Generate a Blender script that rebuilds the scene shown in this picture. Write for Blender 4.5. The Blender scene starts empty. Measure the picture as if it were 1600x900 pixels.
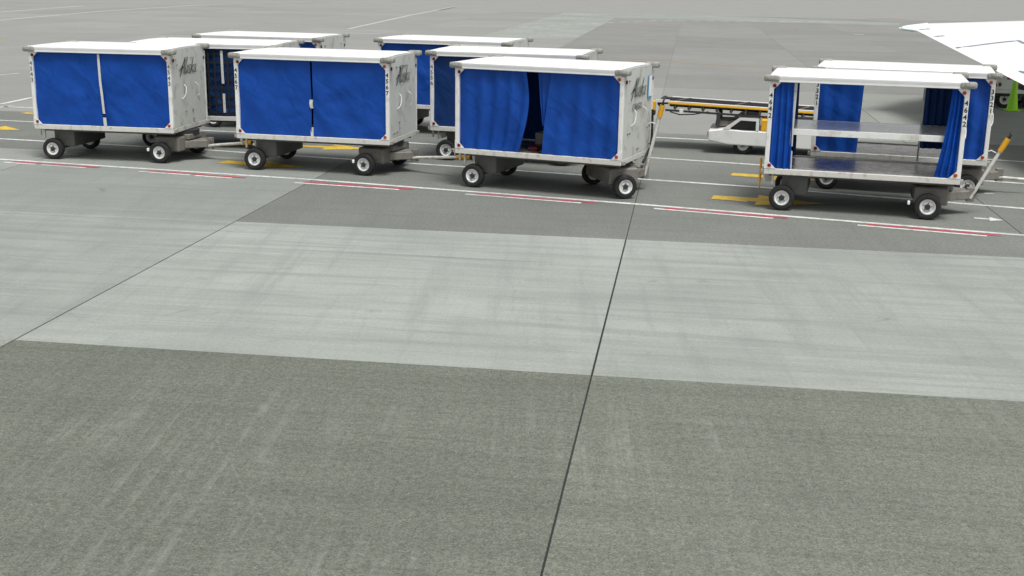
import bpy, bmesh, math, random
from math import sin, cos, pi, radians
from mathutils import Vector, Matrix, noise

random.seed(7)
scene = bpy.context.scene
COL = scene.collection

# ------------------------------------------------------------------ camera
F_PX, PITCH, ROLL, CAM_H = 1884.74, 0.254945, 0.016473, 3.5446
cam_data = bpy.data.cameras.new("camera")
cam = bpy.data.objects.new("camera", cam_data)
COL.objects.link(cam)
cam_data.sensor_width = 36.0
cam_data.lens = F_PX / 1600 * 36.0
cam_data.clip_start = 0.1
cam_data.clip_end = 6000
_r0 = Vector((1, 0, 0)); _u0 = Vector((0, sin(PITCH), cos(PITCH))); _f = Vector((0, cos(PITCH), -sin(PITCH)))
_r = _r0 * cos(ROLL) + _u0 * sin(ROLL); _u = _u0 * cos(ROLL) - _r0 * sin(ROLL)
_m = Matrix.Identity(4)
for i in range(3):
    _m[i][0] = _r[i]; _m[i][1] = _u[i]; _m[i][2] = -_f[i]
_m[0][3], _m[1][3], _m[2][3] = 0, 0, CAM_H
cam.matrix_world = _m
scene.camera = cam


def at(px, py, z=0.0):
    """the point of the place, at height z, that was surveyed at photo position (px, py)"""
    X = (px - 800) / F_PX; Y = (py - 450) / F_PX
    d = _r * X - _u * Y + _f
    t = (z - CAM_H) / d.z
    return Vector((d.x * t, d.y * t, z))


# ------------------------------------------------------------------ world, sun, exposure
SUN_EL, SUN_AZ = radians(66), radians(155)      # azimuth measured from +Y, clockwise
world = bpy.data.worlds.new("World"); scene.world = world
world.use_nodes = True
wn = world.node_tree; wn.nodes.clear()
w_out = wn.nodes.new("ShaderNodeOutputWorld"); w_bg = wn.nodes.new("ShaderNodeBackground")
w_sky = wn.nodes.new("ShaderNodeTexSky"); w_hsv = wn.nodes.new("ShaderNodeHueSaturation")
w_sky.sky_type = 'NISHITA'; w_sky.sun_disc = False
w_sky.sun_elevation = SUN_EL; w_sky.sun_rotation = SUN_AZ
w_sky.air_density = 1.0; w_sky.dust_density = 4.0; w_sky.ozone_density = 1.0
w_hsv.inputs['Saturation'].default_value = 0.06     # closed grey cloud: the same grey all round
wn.links.new(w_sky.outputs[0], w_hsv.inputs['Color'])
wn.links.new(w_hsv.outputs[0], w_bg.inputs['Color'])
w_bg.inputs['Strength'].default_value = 0.085
wn.links.new(w_bg.outputs[0], w_out.inputs['Surface'])
sun_d = bpy.data.lights.new("sun", 'SUN'); sun = bpy.data.objects.new("sun", sun_d); COL.objects.link(sun)
sun_d.energy = 1.5; sun_d.angle = radians(18); sun_d.color = (1.0, 0.985, 0.95)
sd = Vector((sin(SUN_AZ) * cos(SUN_EL), cos(SUN_AZ) * cos(SUN_EL), sin(SUN_EL)))
sun.rotation_euler = sd.to_track_quat('Z', 'Y').to_euler()
vs = scene.view_settings
scene.display_settings.display_device = 'sRGB'
vs.view_transform = 'Standard'; vs.look = 'None'; vs.gamma = 1.0; vs.use_curve_mapping = False
vs.exposure = 0.66


# ------------------------------------------------------------------ materials
def mat(name, base=(.5, .5, .5), rough=.6, metal=0.0, spec=None):
    m = bpy.data.materials.new(name); m.use_nodes = True
    b = m.node_tree.nodes['Principled BSDF']
    b.inputs['Base Color'].default_value = (*base, 1); b.inputs['Roughness'].default_value = rough
    b.inputs['Metallic'].default_value = metal
    if spec is not None: b.inputs['Specular IOR Level'].default_value = spec
    return m


class NT:
    def __init__(self, m):
        self.t = m.node_tree; self.b = self.t.nodes['Principled BSDF']
    def n(self, kind, **kw):
        nd = self.t.nodes.new(kind)
        for k, v in kw.items():
            if k.startswith('i_'): nd.inputs[k[2:].replace('_', ' ')].default_value = v
            else: setattr(nd, k, v)
        return nd
    def l(self, a, b): self.t.links.new(a, b)
    def coords(self, kind='Object', scale=(1, 1, 1), rot=(0, 0, 0)):
        if kind == 'World': src = self.n('ShaderNodeNewGeometry').outputs['Position']
        else: src = self.n('ShaderNodeTexCoord').outputs[kind]
        m0 = self.n('ShaderNodeMapping'); m0.inputs['Rotation'].default_value = rot; self.l(src, m0.inputs['Vector'])
        mp = self.n('ShaderNodeMapping'); mp.inputs['Scale'].default_value = scale
        self.l(m0.outputs[0], mp.inputs['Vector']); return mp.outputs[0]
    def noise(self, vec, scale, detail=4, rough=.55, dist=0.0):
        nd = self.n('ShaderNodeTexNoise'); nd.inputs['Scale'].default_value = scale; nd.inputs['Detail'].default_value = detail
        nd.inputs['Roughness'].default_value = rough; nd.inputs['Distortion'].default_value = dist
        self.l(vec, nd.inputs['Vector']); return nd.outputs['Fac']
    def ramp(self, fac, stops):
        r = self.n('ShaderNodeValToRGB'); e = r.color_ramp.elements
        while len(e) < len(stops): e.new(0.5)
        for i, (p, c) in enumerate(stops):
            e[i].position = p; e[i].color = (*c, 1) if isinstance(c, (tuple, list)) else (c, c, c, 1)
        self.l(fac, r.inputs[0]); return r.outputs[0]
    def mix(self, a, b, fac, mode='MIX'):
        mx = self.n('ShaderNodeMix', data_type='RGBA', blend_type=mode)
        for sock, v in ((mx.inputs[6], a), (mx.inputs[7], b), (mx.inputs[0], fac)):
            if hasattr(v, 'is_output'): self.l(v, sock)
            elif sock == mx.inputs[0]: sock.default_value = v
            else: sock.default_value = (*v, 1) if isinstance(v, (tuple, list)) else (v, v, v, 1)
        return mx.outputs[2]
    def bump(self, h, strength=.3, dist=.01):
        b = self.n('ShaderNodeBump'); b.inputs['Strength'].default_value = strength; b.inputs['Distance'].default_value = dist
        self.l(h, b.inputs['Height']); self.l(b.outputs[0], self.b.inputs['Normal'])


def painted(name, base, dirt=(.22, .2, .16), amount=.5, rough=.45, sc=3.0):
    """paint with worn, dirty patches and fine scratches"""
    m = mat(name, base, rough); k = NT(m)
    v = k.coords('Object')
    n1 = k.noise(v, sc, 6, .65); n2 = k.noise(k.coords('Object', (8, 8, 1.2)), sc * 2.2, 5, .7)
    f = k.ramp(n1, [(.52, 0.0), (.74, amount)]); g = k.ramp(n2, [(.6, 0.0), (.78, amount)])
    c = k.mix(base, dirt, f); c = k.mix(c, dirt, g)
    k.l(c, k.b.inputs['Base Color'])
    k.bump(n1, .12, .01)
    return m


M = {}
M['roof'] = painted('roof_white_paint', (.84, .85, .84), (.55, .55, .5), .35, .4)
M['white'] = painted('white_paint', (.78, .79, .77), (.34, .3, .24), .75, .45)
M['rail'] = painted('rail_paint', (.62, .62, .58), (.25, .19, .13), .9, .5, 5)
M['rim'] = painted('rim_paint', (.72, .73, .72), (.25, .22, .18), .5, .45, 14)
M['panel'] = painted('panel_paint', (.58, .6, .57), (.2, .19, .16), .75, .5, 4)
M['chassis'] = painted('chassis_grey', (.105, .11, .103), (.05, .04, .03), .8, .6, 6)
M['bogie'] = painted('bogie_paint', (.2, .19, .17), (.07, .05, .035), .9, .6, 7)
M['dark'] = mat('dark_steel', (.03, .032, .034), .55)
M['rubber'] = painted('rubber', (.014, .014, .015), (.06, .058, .052), .7, .8, 9)
M['bumper'] = painted('bumper_rubber', (.32, .32, .29), (.09, .085, .075), .9, .7, 16)
M['red'] = mat('red_reflector', (.22, .004, .012), .25)
M['orange'] = mat('orange_reflector', (.4, .055, .01), .3)
M['yellow'] = painted('yellow_paint', (.72, .36, .008), (.2, .13, .05), .6, .5, 8)
M['loader_yellow'] = painted('loader_yellow_paint', (.78, .42, .01), (.3, .2, .06), .4, .45, 8)
M['ink'] = mat('black_lettering', (.015, .022, .024), .6)
M['ink_soft'] = mat('faded_lettering', (.12, .13, .13), .6)
M['net'] = mat('net_webbing', (.008, .01, .012), .8)
M['strip'] = painted('white_webbing', (.6, .61, .59), (.28, .27, .24), .7, .75, 9)
M['paper'] = mat('paper', (.85, .88, .92), .5)
M['paper_blue'] = mat('blue_holder', (.1, .32, .5), .4)
M['glass'] = mat('dark_glass', (.01, .014, .016), .08)
M['belt'] = mat('belt_rubber', (.016, .015, .018), .85, spec=.2)
M['lime'] = mat('lime_plastic', (.33, .74, .01), .45)
M['wing'] = painted('wing_white_paint', (.86, .87, .87), (.7, .7, .68), .25, .3, .6)
M['seam'] = mat('wing_seam', (.2, .23, .29), .6)
M['tip'] = mat('nav_light_lens', (.68, .8, .76), .2)
M['truck'] = painted('truck_white_paint', (.74, .74, .72), (.36, .34, .3), .4, .4)
M['case_red'] = mat('red_suitcase_shell', (.16, .006, .012), .45)
M['case_grey'] = painted('grey_carton', (.42, .42, .4), (.2, .18, .15), .5, .7)

# polished, scratched metal decks
m = mat('deck_metal', (.36, .345, .33), .22, .8); k = NT(m)
n1 = k.noise(k.coords('Object', (1.2, 5, 1)), 5, 6, .7)
k.l(k.ramp(n1, [(.3, .2), (.7, .42)]), k.b.inputs['Roughness'])
k.l(k.ramp(k.noise(k.coords('Object'), 7, 6, .7), [(.35, (.36, .33, .305)), (.62, (.72, .7, .68))]), k.b.inputs['Base Color'])
k.bump(n1, .12, .01); M['deck'] = m
m = mat('shelf_metal', (.92, .93, .93), .2, .5); k = NT(m)
n1 = k.noise(k.coords('Object', (1, 4, 1)), 6, 5, .65)
k.l(k.ramp(n1, [(.3, .16), (.7, .28)]), k.b.inputs['Roughness']); k.bump(n1, .08, .01); M['shelf'] = m

# blue curtain vinyl
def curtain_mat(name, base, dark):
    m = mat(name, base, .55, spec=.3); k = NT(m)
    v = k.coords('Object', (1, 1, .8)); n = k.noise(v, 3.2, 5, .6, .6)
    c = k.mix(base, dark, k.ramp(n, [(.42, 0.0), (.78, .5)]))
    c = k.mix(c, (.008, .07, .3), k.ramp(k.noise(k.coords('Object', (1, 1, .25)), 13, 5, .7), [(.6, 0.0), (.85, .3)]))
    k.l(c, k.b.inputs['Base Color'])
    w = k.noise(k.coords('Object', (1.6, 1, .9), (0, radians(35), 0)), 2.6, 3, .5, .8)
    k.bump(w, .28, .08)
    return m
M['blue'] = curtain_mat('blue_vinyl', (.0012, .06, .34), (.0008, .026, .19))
M['blue_dark'] = curtain_mat('blue_vinyl_dark', (.0012, .03, .14), (.0008, .012, .06))  # darker blue vinyl, also on the empty cart's back curtains

G_ANG = -0.13961        # heading of the slab grid
def concrete(name, light, dark, speck, streak, speck_scale=70., flecks=.0):
    m = mat(name, light, .85, spec=.25); k = NT(m)
    v = k.coords('World', (1, 1, 1), (0, 0, -G_ANG))
    big = k.noise(v, .35, 5, .6)
    vs_ = k.coords('World', (.22, 3.2, 1), (0, 0, -G_ANG))
    st = k.noise(vs_, 1.3, 7, .72, .5)
    vb = k.coords('World', (.06, 2.6, 1), (0, 0, -G_ANG))
    thin = k.noise(vb, 1.1, 4, .6, .25)
    vt = k.coords('World', (3.6, .28, 1), (0, 0, .03))
    tyre = k.noise(vt, .9, 6, .7, .3)
    c = k.mix(light, dark, k.ramp(big, [(.35, 0.0), (.7, .65)]))
    c = k.mix(c, dark, k.ramp(st, [(.45, 0.0), (.75, streak)]))
    c = k.mix(c, dark, k.ramp(tyre, [(.5, 0.0), (.8, streak * .8)]))
    c = k.mix(c, tuple(x * .6 for x in dark), k.ramp(thin, [(.66, 0.0), (.72, streak * .5)]))
    c = k.mix(c, tuple(min(1, x * 1.3) for x in light), k.ramp(k.noise(vs_, 2.1, 6, .7), [(.6, 0.0), (.85, streak * .6)]))
    sp = k.noise(v, speck_scale, 3, .7)
    c = k.mix(c, k.ramp(sp, [(.3, 0.0), (.5, .5), (.72, 1.0)]), speck, 'OVERLAY')
    sp2 = k.noise(v, speck_scale * .33, 3, .7)
    c = k.mix(c, k.ramp(sp2, [(.3, 0.0), (.5, .5), (.72, 1.0)]), speck * .55, 'OVERLAY')
    oil = k.noise(v, 1.1, 5, .6, .4)
    c = k.mix(c, tuple(x * .45 for x in dark), k.ramp(oil, [(.655, 0.0), (.76, .5)]))
    if flecks:
        hue = k.noise(v, 21, 4, .75)
        c = k.mix(c, k.mix((.11, .135, .125), (.205, .208, .135), k.ramp(hue, [(.35, 0.0), (.65, 1.0)])), .33)
        drag = k.noise(k.coords('World', (9, .22, 1), (0, 0, .03)), 1.2, 5, .7, .2)
        patchy = k.ramp(k.noise(v, .42, 3, .5), [(.42, 0.0), (.62, 1.0)])
        brk = k.ramp(k.noise(v, 5, 5, .75), [(.38, 0.0), (.66, 1.0)])
        c = k.mix(c, (.27, .285, .25), k.mix(0.0, k.mix(0.0, k.ramp(drag, [(.48, 0.0), (.66, .8)]), patchy), brk))
        fl = k.n('ShaderNodeTexVoronoi'); fl.inputs['Scale'].default_value = 26; k.l(v, fl.inputs['Vector'])
        c = k.mix(c, (.42, .43, .32), k.ramp(fl.outputs['Distance'], [(.06, flecks), (.12, 0.0)]))
    oi = k.n('ShaderNodeObjectInfo')
    hs = k.n('ShaderNodeHueSaturation')
    k.l(k.ramp(oi.outputs['Random'], [(0, .93), (1, 1.06)]), hs.inputs['Value']); k.l(c, hs.inputs['Color'])
    k.l(hs.outputs[0], k.b.inputs['Base Color'])
    k.bump(sp, .35 * speck + .1, .008)
    return m
M['slab_light'] = concrete('light_concrete', (.335, .356, .33), (.222, .241, .222), .16, 1.0)
M['slab_dark'] = concrete('exposed_aggregate_concrete', (.17, .18, .156), (.102, .111, .098), .7, 1.0, 58., .7)
M['slab_mid'] = concrete('grey_concrete', (.195, .203, .186), (.142, .15, .138), .4, .6)
M['slab_pale'] = concrete('worn_concrete', (.29, .308, .283), (.215, .232, .212), .2, .8)
M['slab_far'] = concrete('far_concrete', (.285, .286, .272), (.24, .242, .232), .15, .5)
M['slab_weathered'] = concrete('weathered_concrete', (.25, .25, .238), (.195, .197, .188), .2, .6)
M['sealant'] = mat('joint_sealant', (.022, .023, .022), .8)

def road_paint(name, base, under, wear):
    m = mat(name, base, .7); k = NT(m)
    v = k.coords('World'); n = k.noise(v, 9, 6, .75); n2 = k.noise(v, .8, 4, .6)
    f = k.ramp(n, [(.48, 0.0), (.66, wear)]); g = k.ramp(n2, [(.45, 0.0), (.75, wear * .7)])
    c = k.mix(base, under, f); c = k.mix(c, under, g)
    k.l(c, k.b.inputs['Base Color']); return m
M['line_white'] = road_paint('white_road_paint', (.7, .71, .69), (.25, .25, .24), .8)
M['line_faint'] = road_paint('worn_white_road_paint', (.5, .5, .49), (.25, .25, .24), .8)
M['line_red'] = road_paint('red_road_paint', (.42, .045, .06), (.25, .2, .2), .75)
M['line_yellow'] = road_paint('yellow_road_paint', (.7, .46, .025), (.25, .22, .14), .85)
m = mat('chalky_scrape', (.3, .31, .28), .85); k = NT(m)
k.l(k.ramp(k.noise(k.coords('World'), 16, 6, .8), [(.43, 0.0), (.6, .6)]), k.b.inputs['Alpha']); M['scrape'] = m
M['line_yfaint'] = road_paint('worn_yellow_road_paint', (.34, .28, .13), (.22, .22, .2), .8)


# ------------------------------------------------------------------ mesh helpers
class MB:
    def __init__(self): self.bm = bmesh.new()
    def _merge(self, b, mx=None):
        if mx is not None: bmesh.ops.transform(b, matrix=mx, verts=b.verts)
        me = bpy.data.meshes.new('tmp'); b.to_mesh(me); b.free(); self.bm.from_mesh(me); bpy.data.meshes.remove(me); return self
    def box(self, lo, hi, bev=0.0, seg=1, mx=None):
        b = bmesh.new(); bmesh.ops.create_cube(b, size=1)
        lo, hi = Vector(lo), Vector(hi)
        for v in b.verts:
            v.co = Vector([(lo[i] + hi[i]) / 2 + v.co[i] * (hi[i] - lo[i]) for i in range(3)])
        if bev: bmesh.ops.bevel(b, geom=b.edges[:], offset=bev, segments=seg, profile=.6, affect='EDGES')
        return self._merge(b, mx)
    def prism(self, pts, y0, y1, axis='y', bev=0.0):
        """outline pts (a, b) pushed from y0 to y1 along an axis"""
        b = bmesh.new()
        def P(a, c, y): return {'y': (a, y, c), 'x': (y, a, c), 'z': (a, c, y)}[axis]
        A = [b.verts.new(P(a, c, y0)) for a, c in pts]; B = [b.verts.new(P(a, c, y1)) for a, c in pts]
        n = len(pts); b.faces.new(A); b.faces.new(B[::-1])
        for i in range(n): b.faces.new((A[i], B[i], B[(i + 1) % n], A[(i + 1) % n]))
        bmesh.ops.recalc_face_normals(b, faces=b.faces)
        if bev: bmesh.ops.bevel(b, geom=b.edges[:], offset=bev, segments=1, profile=.6, affect='EDGES')
        return self._merge(b)
    def tube(self, pts, r, seg=8, r1=None):
        pts = [Vector(p) for p in pts]; b = bmesh.new(); rings = []
        for i, p in enumerate(pts):
            d = (pts[min(i + 1, len(pts) - 1)] - pts[max(i - 1, 0)]).normalized()
            q = d.to_track_quat('Z', 'Y'); rr = r if r1 is None else r + (r1 - r) * i / (len(pts) - 1)
            rings.append([b.verts.new(p + q @ Vector((rr * cos(2 * pi * k / seg), rr * sin(2 * pi * k / seg), 0))) for k in range(seg)])
        for a, c in zip(rings, rings[1:]):
            for k in range(seg): b.faces.new((a[k], a[(k + 1) % seg], c[(k + 1) % seg], c[k]))
        b.faces.new(rings[0][::-1]); b.faces.new(rings[-1])
        return self._merge(b)
    def lathe(self, prof, seg=24, mx=None):
        """prof of (radius, y) about the y axis"""
        b = bmesh.new(); rings = []
        for r, y in prof:
            if r < 1e-6: rings.append([b.verts.new((0, y, 0))])
            else: rings.append([b.verts.new((r * cos(2 * pi * k / seg), y, r * sin(2 * pi * k / seg))) for k in range(seg)])
        for a, c in zip(rings, rings[1:]):
            for k in range(seg):
                q = [a[k % len(a)], a[(k + 1) % len(a)], c[(k + 1) % len(c)], c[k % len(c)]]
                q = list(dict.fromkeys(q))
                if len(q) > 2: b.faces.new(q)
        bmesh.ops.recalc_face_normals(b, faces=b.faces)
        return self._merge(b, mx)
    def raw(self, verts, faces):
        vs_ = [self.bm.verts.new(v) for v in verts]
        for f in faces: self.bm.faces.new([vs_[i] for i in f])
        return self
    def mesh(self, name, material, smooth=None):
        me = bpy.data.meshes.new(name); self.bm.to_mesh(me); self.bm.free(); me.materials.append(material)
        if smooth:
            for p in me.polygons: p.use_smooth = True
            me.set_sharp_from_angle(angle=radians(smooth))
        return me
    def build(self, name, material, parent=None, smooth=None, loc=None):
        return link(name, self.mesh(name, material, smooth), parent, loc)


def link(name, me, parent=None, loc=None, rot=None):
    o = bpy.data.objects.new(name, me); COL.objects.link(o)
    if parent is not None: o.parent = parent
    if loc is not None: o.location = loc
    if rot is not None: o.rotation_euler = rot
    return o


def thing(name, label, cat, loc, rz=0.0, group=None):
    o = bpy.data.objects.new(name, None); COL.objects.link(o)
    o.location = loc; o.rotation_euler = (0, 0, rz); o.empty_display_size = .3
    o['label'] = label; o['category'] = cat
    if group: o['group'] = group
    return o


def text_mesh(name, body, size, material, shear=0.0, spacing=1.0, line=1.0, bold=0.0):
    c = bpy.data.curves.new(name, 'FONT'); c.body = body; c.size = size; c.shear = shear
    c.align_x = 'CENTER'; c.align_y = 'CENTER'; c.space_character = spacing; c.space_line = line
    c.extrude = .0012; c.offset = bold; c.resolution_u = 2
    o = bpy.data.objects.new(name, c); COL.objects.link(o)
    dg = bpy.context.evaluated_depsgraph_get()
    me = bpy.data.meshes.new_from_object(o.evaluated_get(dg)); me.name = name
    bpy.data.objects.remove(o); bpy.data.curves.remove(c)
    me.materials.clear(); me.materials.append(material); return me


# ------------------------------------------------------------------ the ground
DX = Vector((cos(G_ANG), sin(G_ANG), 0)); DY = Vector((-sin(G_ANG), cos(G_ANG), 0))
U0, DU, V0, DV = -0.724, 5.66, 10.49, 5.95
g = MB()
g.raw([(-3000, -3000, -.05), (3000, -3000, -.05), (3000, 3000, -.05), (-3000, 3000, -.05)], [(0, 1, 2, 3)])
ground = g.build('ground', M['slab_far']); ground['kind'] = 'structure'
g = MB()
ROWS = range(-2, 18)
ulo, uhi, vlo, vhi = -70, 70, V0 + DV * ROWS[0], V0 + DV * (ROWS[-1] + 1)
g.raw([DX * u + DY * v + Vector((0, 0, -.006)) for u, v in ((ulo, vlo), (uhi, vlo), (uhi, vhi), (ulo, vhi))], [(0, 1, 2, 3)])
bed = g.build('joint_sealant', M['sealant'], ground); bed['kind'] = 'structure'
slab_me = {}
def slab_mesh(kind):
    if kind not in slab_me:
        gu, gv = {'slab_far': (.003, .002), 'slab_weathered': (.003, .002), 'slab_pale': (.0105, .004), 'slab_light': (.0095, .004), 'slab_mid': (.0055, .004)}.get(kind, (.0075, .004))
        slab_me[kind] = MB().box((gu, gv, -.026), (DU - gu, DV - gv, 0), .003).mesh('concrete_slab', M[kind])
    return slab_me[kind]
for j in ROWS:
    vmid = V0 + (j + .5) * DV
    half = max(vmid, 8) * .45 + 5
    for i in range(-14, 15):
        um = U0 + (i + .5) * DU
        ctr = DX * um + DY * vmid
        if abs(ctr.x) > half: continue
        if j == 0: kind = 'slab_light'
        elif j < 0: kind = 'slab_light' if i < -1 else 'slab_dark'
        elif j == 1: kind = 'slab_mid' if i >= -1 else 'slab_pale'
        elif j == 2: kind = 'slab_mid'
        elif j in (3, 4): kind = 'slab_pale' if i > 0 else 'slab_far'
        elif i >= -1: kind = 'slab_weathered'
        elif i == -2 and j >= 10: kind = 'slab_light'
        else: kind = 'slab_far'
        if j < 0 and i < -1: kind = 'slab_pale'
        p = DX * (U0 + i * DU) + DY * (V0 + j * DV)
        link('concrete_slab', slab_mesh(kind), ground, p, (0, 0, G_ANG))

def strip(name, pts, w, material, z=.004):
    """a painted line of real width along ground points"""
    pts = [Vector((p[0], p[1], 0)) for p in pts]; vs_ = []
    for i, p in enumerate(pts):
        d = (pts[min(i + 1, len(pts) - 1)] - pts[max(i - 1, 0)]).normalized(); n = Vector((-d.y, d.x, 0)) * w / 2
        vs_ += [p + n + Vector((0, 0, z)), p - n + Vector((0, 0, z))]
    b = MB(); b.raw(vs_, [(2 * i, 2 * i + 1, 2 * i + 3, 2 * i + 2) for i in range(len(pts) - 1)])
    bmesh.ops.recalc_face_normals(b.bm, faces=b.bm.faces)
    for f in b.bm.faces:
        if f.normal.z < 0: f.normal_flip()
    return b.build(name, material, ground)
def patch(name, pts, material, z=.004):
    b = MB(); b.raw([(p[0], p[1], z) for p in pts], [tuple(range(len(pts)))])
    b.bm.normal_update()
    for f in b.bm.faces:
        if f.normal.z < 0: f.normal_flip()
    return b.build(name, material, ground)

A_ = lambda *ps: [at(x, y) for x, y in ps]
strip('lane_line', A_((-60, 245), (0, 249), (490, 281), (1000, 319.5), (1600, 368), (1700, 376)), .115, M['line_white'])
strip('lane_line', A_((-60, 213.5), (0, 217), (300, 233), (720, 260.5), (1190, 293), (1600, 326), (1700, 334)), .115, M['line_white'])
strip('lane_line', A_((-60, 185), (0, 188), (380, 207), (1040, 248), (1190, 258), (1600, 287), (1700, 294)), .115, M['line_white'])
strip('lane_line', A_((-60, 164), (0, 166.5), (330, 180), (1030, 215), (1105, 219), (1600, 253), (1700, 260)), .115, M['line_white'])
strip('lane_line', A_((0, 163), (55, 151.5), (130, 136)), .14, M['line_white'])
strip('lane_line', A_((-20, 172), (20, 165)), .14, M['line_faint'])
strip('lane_line', A_((-30, 120), (30, 114.5)), .16, M['line_faint'])
for a, b in (((5, 252.5), (56, 256)), ((64, 256.5), (134, 261.5)), ((217, 267), (297, 272.5)), ((305, 273.5), (362, 277.5)), ((460, 284.5), (624, 295.5)),
             ((727, 302.5), (908, 316.5)), ((1022, 325), (1208, 340.5)), ((1340, 351), (1542, 368))):
    p, q = at(a[0], a[1] + 1), at(b[0], b[1] + 1); d = (q - p).normalized(); n = Vector((-d.y, d.x, 0))
    strip('white_dash', [p, q], .085, M['line_white'])
    strip('red_dash', [p + n * .125 + d * .12, q + n * .125 + d * .2], .115, M['line_red'])

def arrow(name, tail, tip, w, hw, hl, material):
    p, q = at(*tail), at(*tip); d = (q - p).normalized(); n = Vector((-d.y, d.x, 0)); s = q - d * hl
    patch(name, [p - n * w / 2, s - n * w / 2, s - n * hw / 2, q, s + n * hw / 2, s + n * w / 2, p + n * w / 2], material, .006)
arrow('yellow_arrow', (462, 227.5), (580, 233.5), .3, .8, .95, M['line_yellow'])
arrow('yellow_arrow', (348, 253), (476, 262), .36, .8, 1.0, M['line_yellow'])
arrow('yellow_arrow', (1113, 308.5), (1290, 319.5), .36, .95, 1.1, M['line_yellow'])
arrow('yellow_arrow', (1143, 272.5), (1290, 283), .32, .8, 1.0, M['line_yellow'])
arrow('yellow_arrow', (-60, 196), (32, 203.5), .26, .75, .8, M['line_yellow'])
arrow('yellow_arrow', (36, 176.5), (90, 180), .22, .5, .5, M['line_yellow'])
arrow('white_arrow', (1522, 341), (1568, 344.5), .1, .34, .2, M['line_white'])
strip('white_dash', A_((1130, 311.5), (1168, 315)), .08, M['line_white'])
strip('white_dash', A_((96, 241), (124, 242.5)), .09, M['line_faint'])
strip('white_dash', A_((104, 237.5), (98, 240.5)), .05, M['line_faint'])
strip('white_dash', A_((1538, 302), (1552, 303)), .08, M['line_faint'])
# scrapes in the near slabs
for ps, w in ((((352, 574), (349, 590), (346, 603)), .03), (((340, 688), (345, 705), (362, 725), (382, 770), (420, 826), (462, 872), (500, 905)), .02),
              (((0, 622), (90, 630), (180, 641)), .012), (((10, 760), (60, 768), (120, 770)), .012), (((320, 690), (372, 697)), .008), (((420, 640), (500, 645)), .01)):
    strip('scrape_mark', A_(*ps), w, M['scrape'], .002)
# far markings
strip('taxi_line', A_((545, 45), (640, 24), (710, 10.5)), .3, M['line_faint'])
strip('taxi_line', A_((540, 51.5), (592, 53)), .2, M['line_faint'])
strip('taxi_line', A_((-40, 36), (0, 31.5), (160, 17.5), (300, 8.5), (520, 1)), .35, M['line_faint'])
strip('taxi_line', A_((-40, 22), (0, 19), (130, 9)), .35, M['line_faint'])
strip('taxi_line', A_((1352, 27), (1412, 28.5)), .45, M['line_yellow'])
strip('taxi_line', A_((900, 91), (1050, 97), (1210, 106)), .22, M['line_yfaint'])
strip('taxi_line', A_((1180, 116), (1210, 117)), .22, M['line_yfaint'])
strip('taxi_line', A_((-10, 59), (8, 61)), .4, M['line_yfaint'])
strip('taxi_line', A_((196, 36), (212, 37)), .3, M['line_yfaint'])
for i in range(22):
    x = 812 + i * 22.5; y = 42.5 - (x - 812) * .05 if x < 1010 else 32.6 + (x - 1010) * .006
    strip('taxi_dash', A_((x, y), (x + 12, y - .4)), .3, M['line_faint'])
strip('taxi_line', A_((1334, 53.5), (1350, 54)), .3, M['line_white'])
patch('pale_pavement', A_((935, 24), (1000, 20), (1405, 36), (1405, 40), (920, 27)), M['slab_light'], .0035)


# ------------------------------------------------------------------ baggage carts
W, ZB, ZT = 1.66, .576, 2.0
WR, WF, WY, RW = .298, 2.482, .113, .2

tyre_me = MB().lathe([(.118, -.05), (.128, -.064), (.165, -.071), (.188, -.062), (.199, -.04), (.2, 0), (.199, .04), (.188, .062), (.165, .071), (.128, .064), (.118, .05)], 28).mesh('wheel', M['rubber'], 40)
rim_me = MB().lathe([(.119, .05), (.119, -.052), (.112, -.056), (.1, -.05), (.092, -.03), (.08, -.024), (.07, -.036), (.045, -.036), (.045, .04), (.119, .05)], 28).mesh('rim', M['rim'], 30)
hub_b = MB().lathe([(.044, .0), (.044, -.05), (.036, -.062), (0, -.064)], 14)
for i in range(5):
    a = i * 2 * pi / 5
    hub_b.lathe([(.009, -.03), (.009, -.044), (0, -.045)], 6, Matrix.Translation((.06 * cos(a), 0, .06 * sin(a))))
hub_me = hub_b.mesh('hub', M['dark'], 40)

def wheel(parent, x, y, z=RW, rz=0.0, scale=1.0):
    w = link('wheel', tyre_me, parent, (x, y, z), (0, random.random() * 6, rz))
    link('rim', rim_me, w); link('hub', hub_me, w)
    w.scale = (scale,) * 3
    return w

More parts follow.
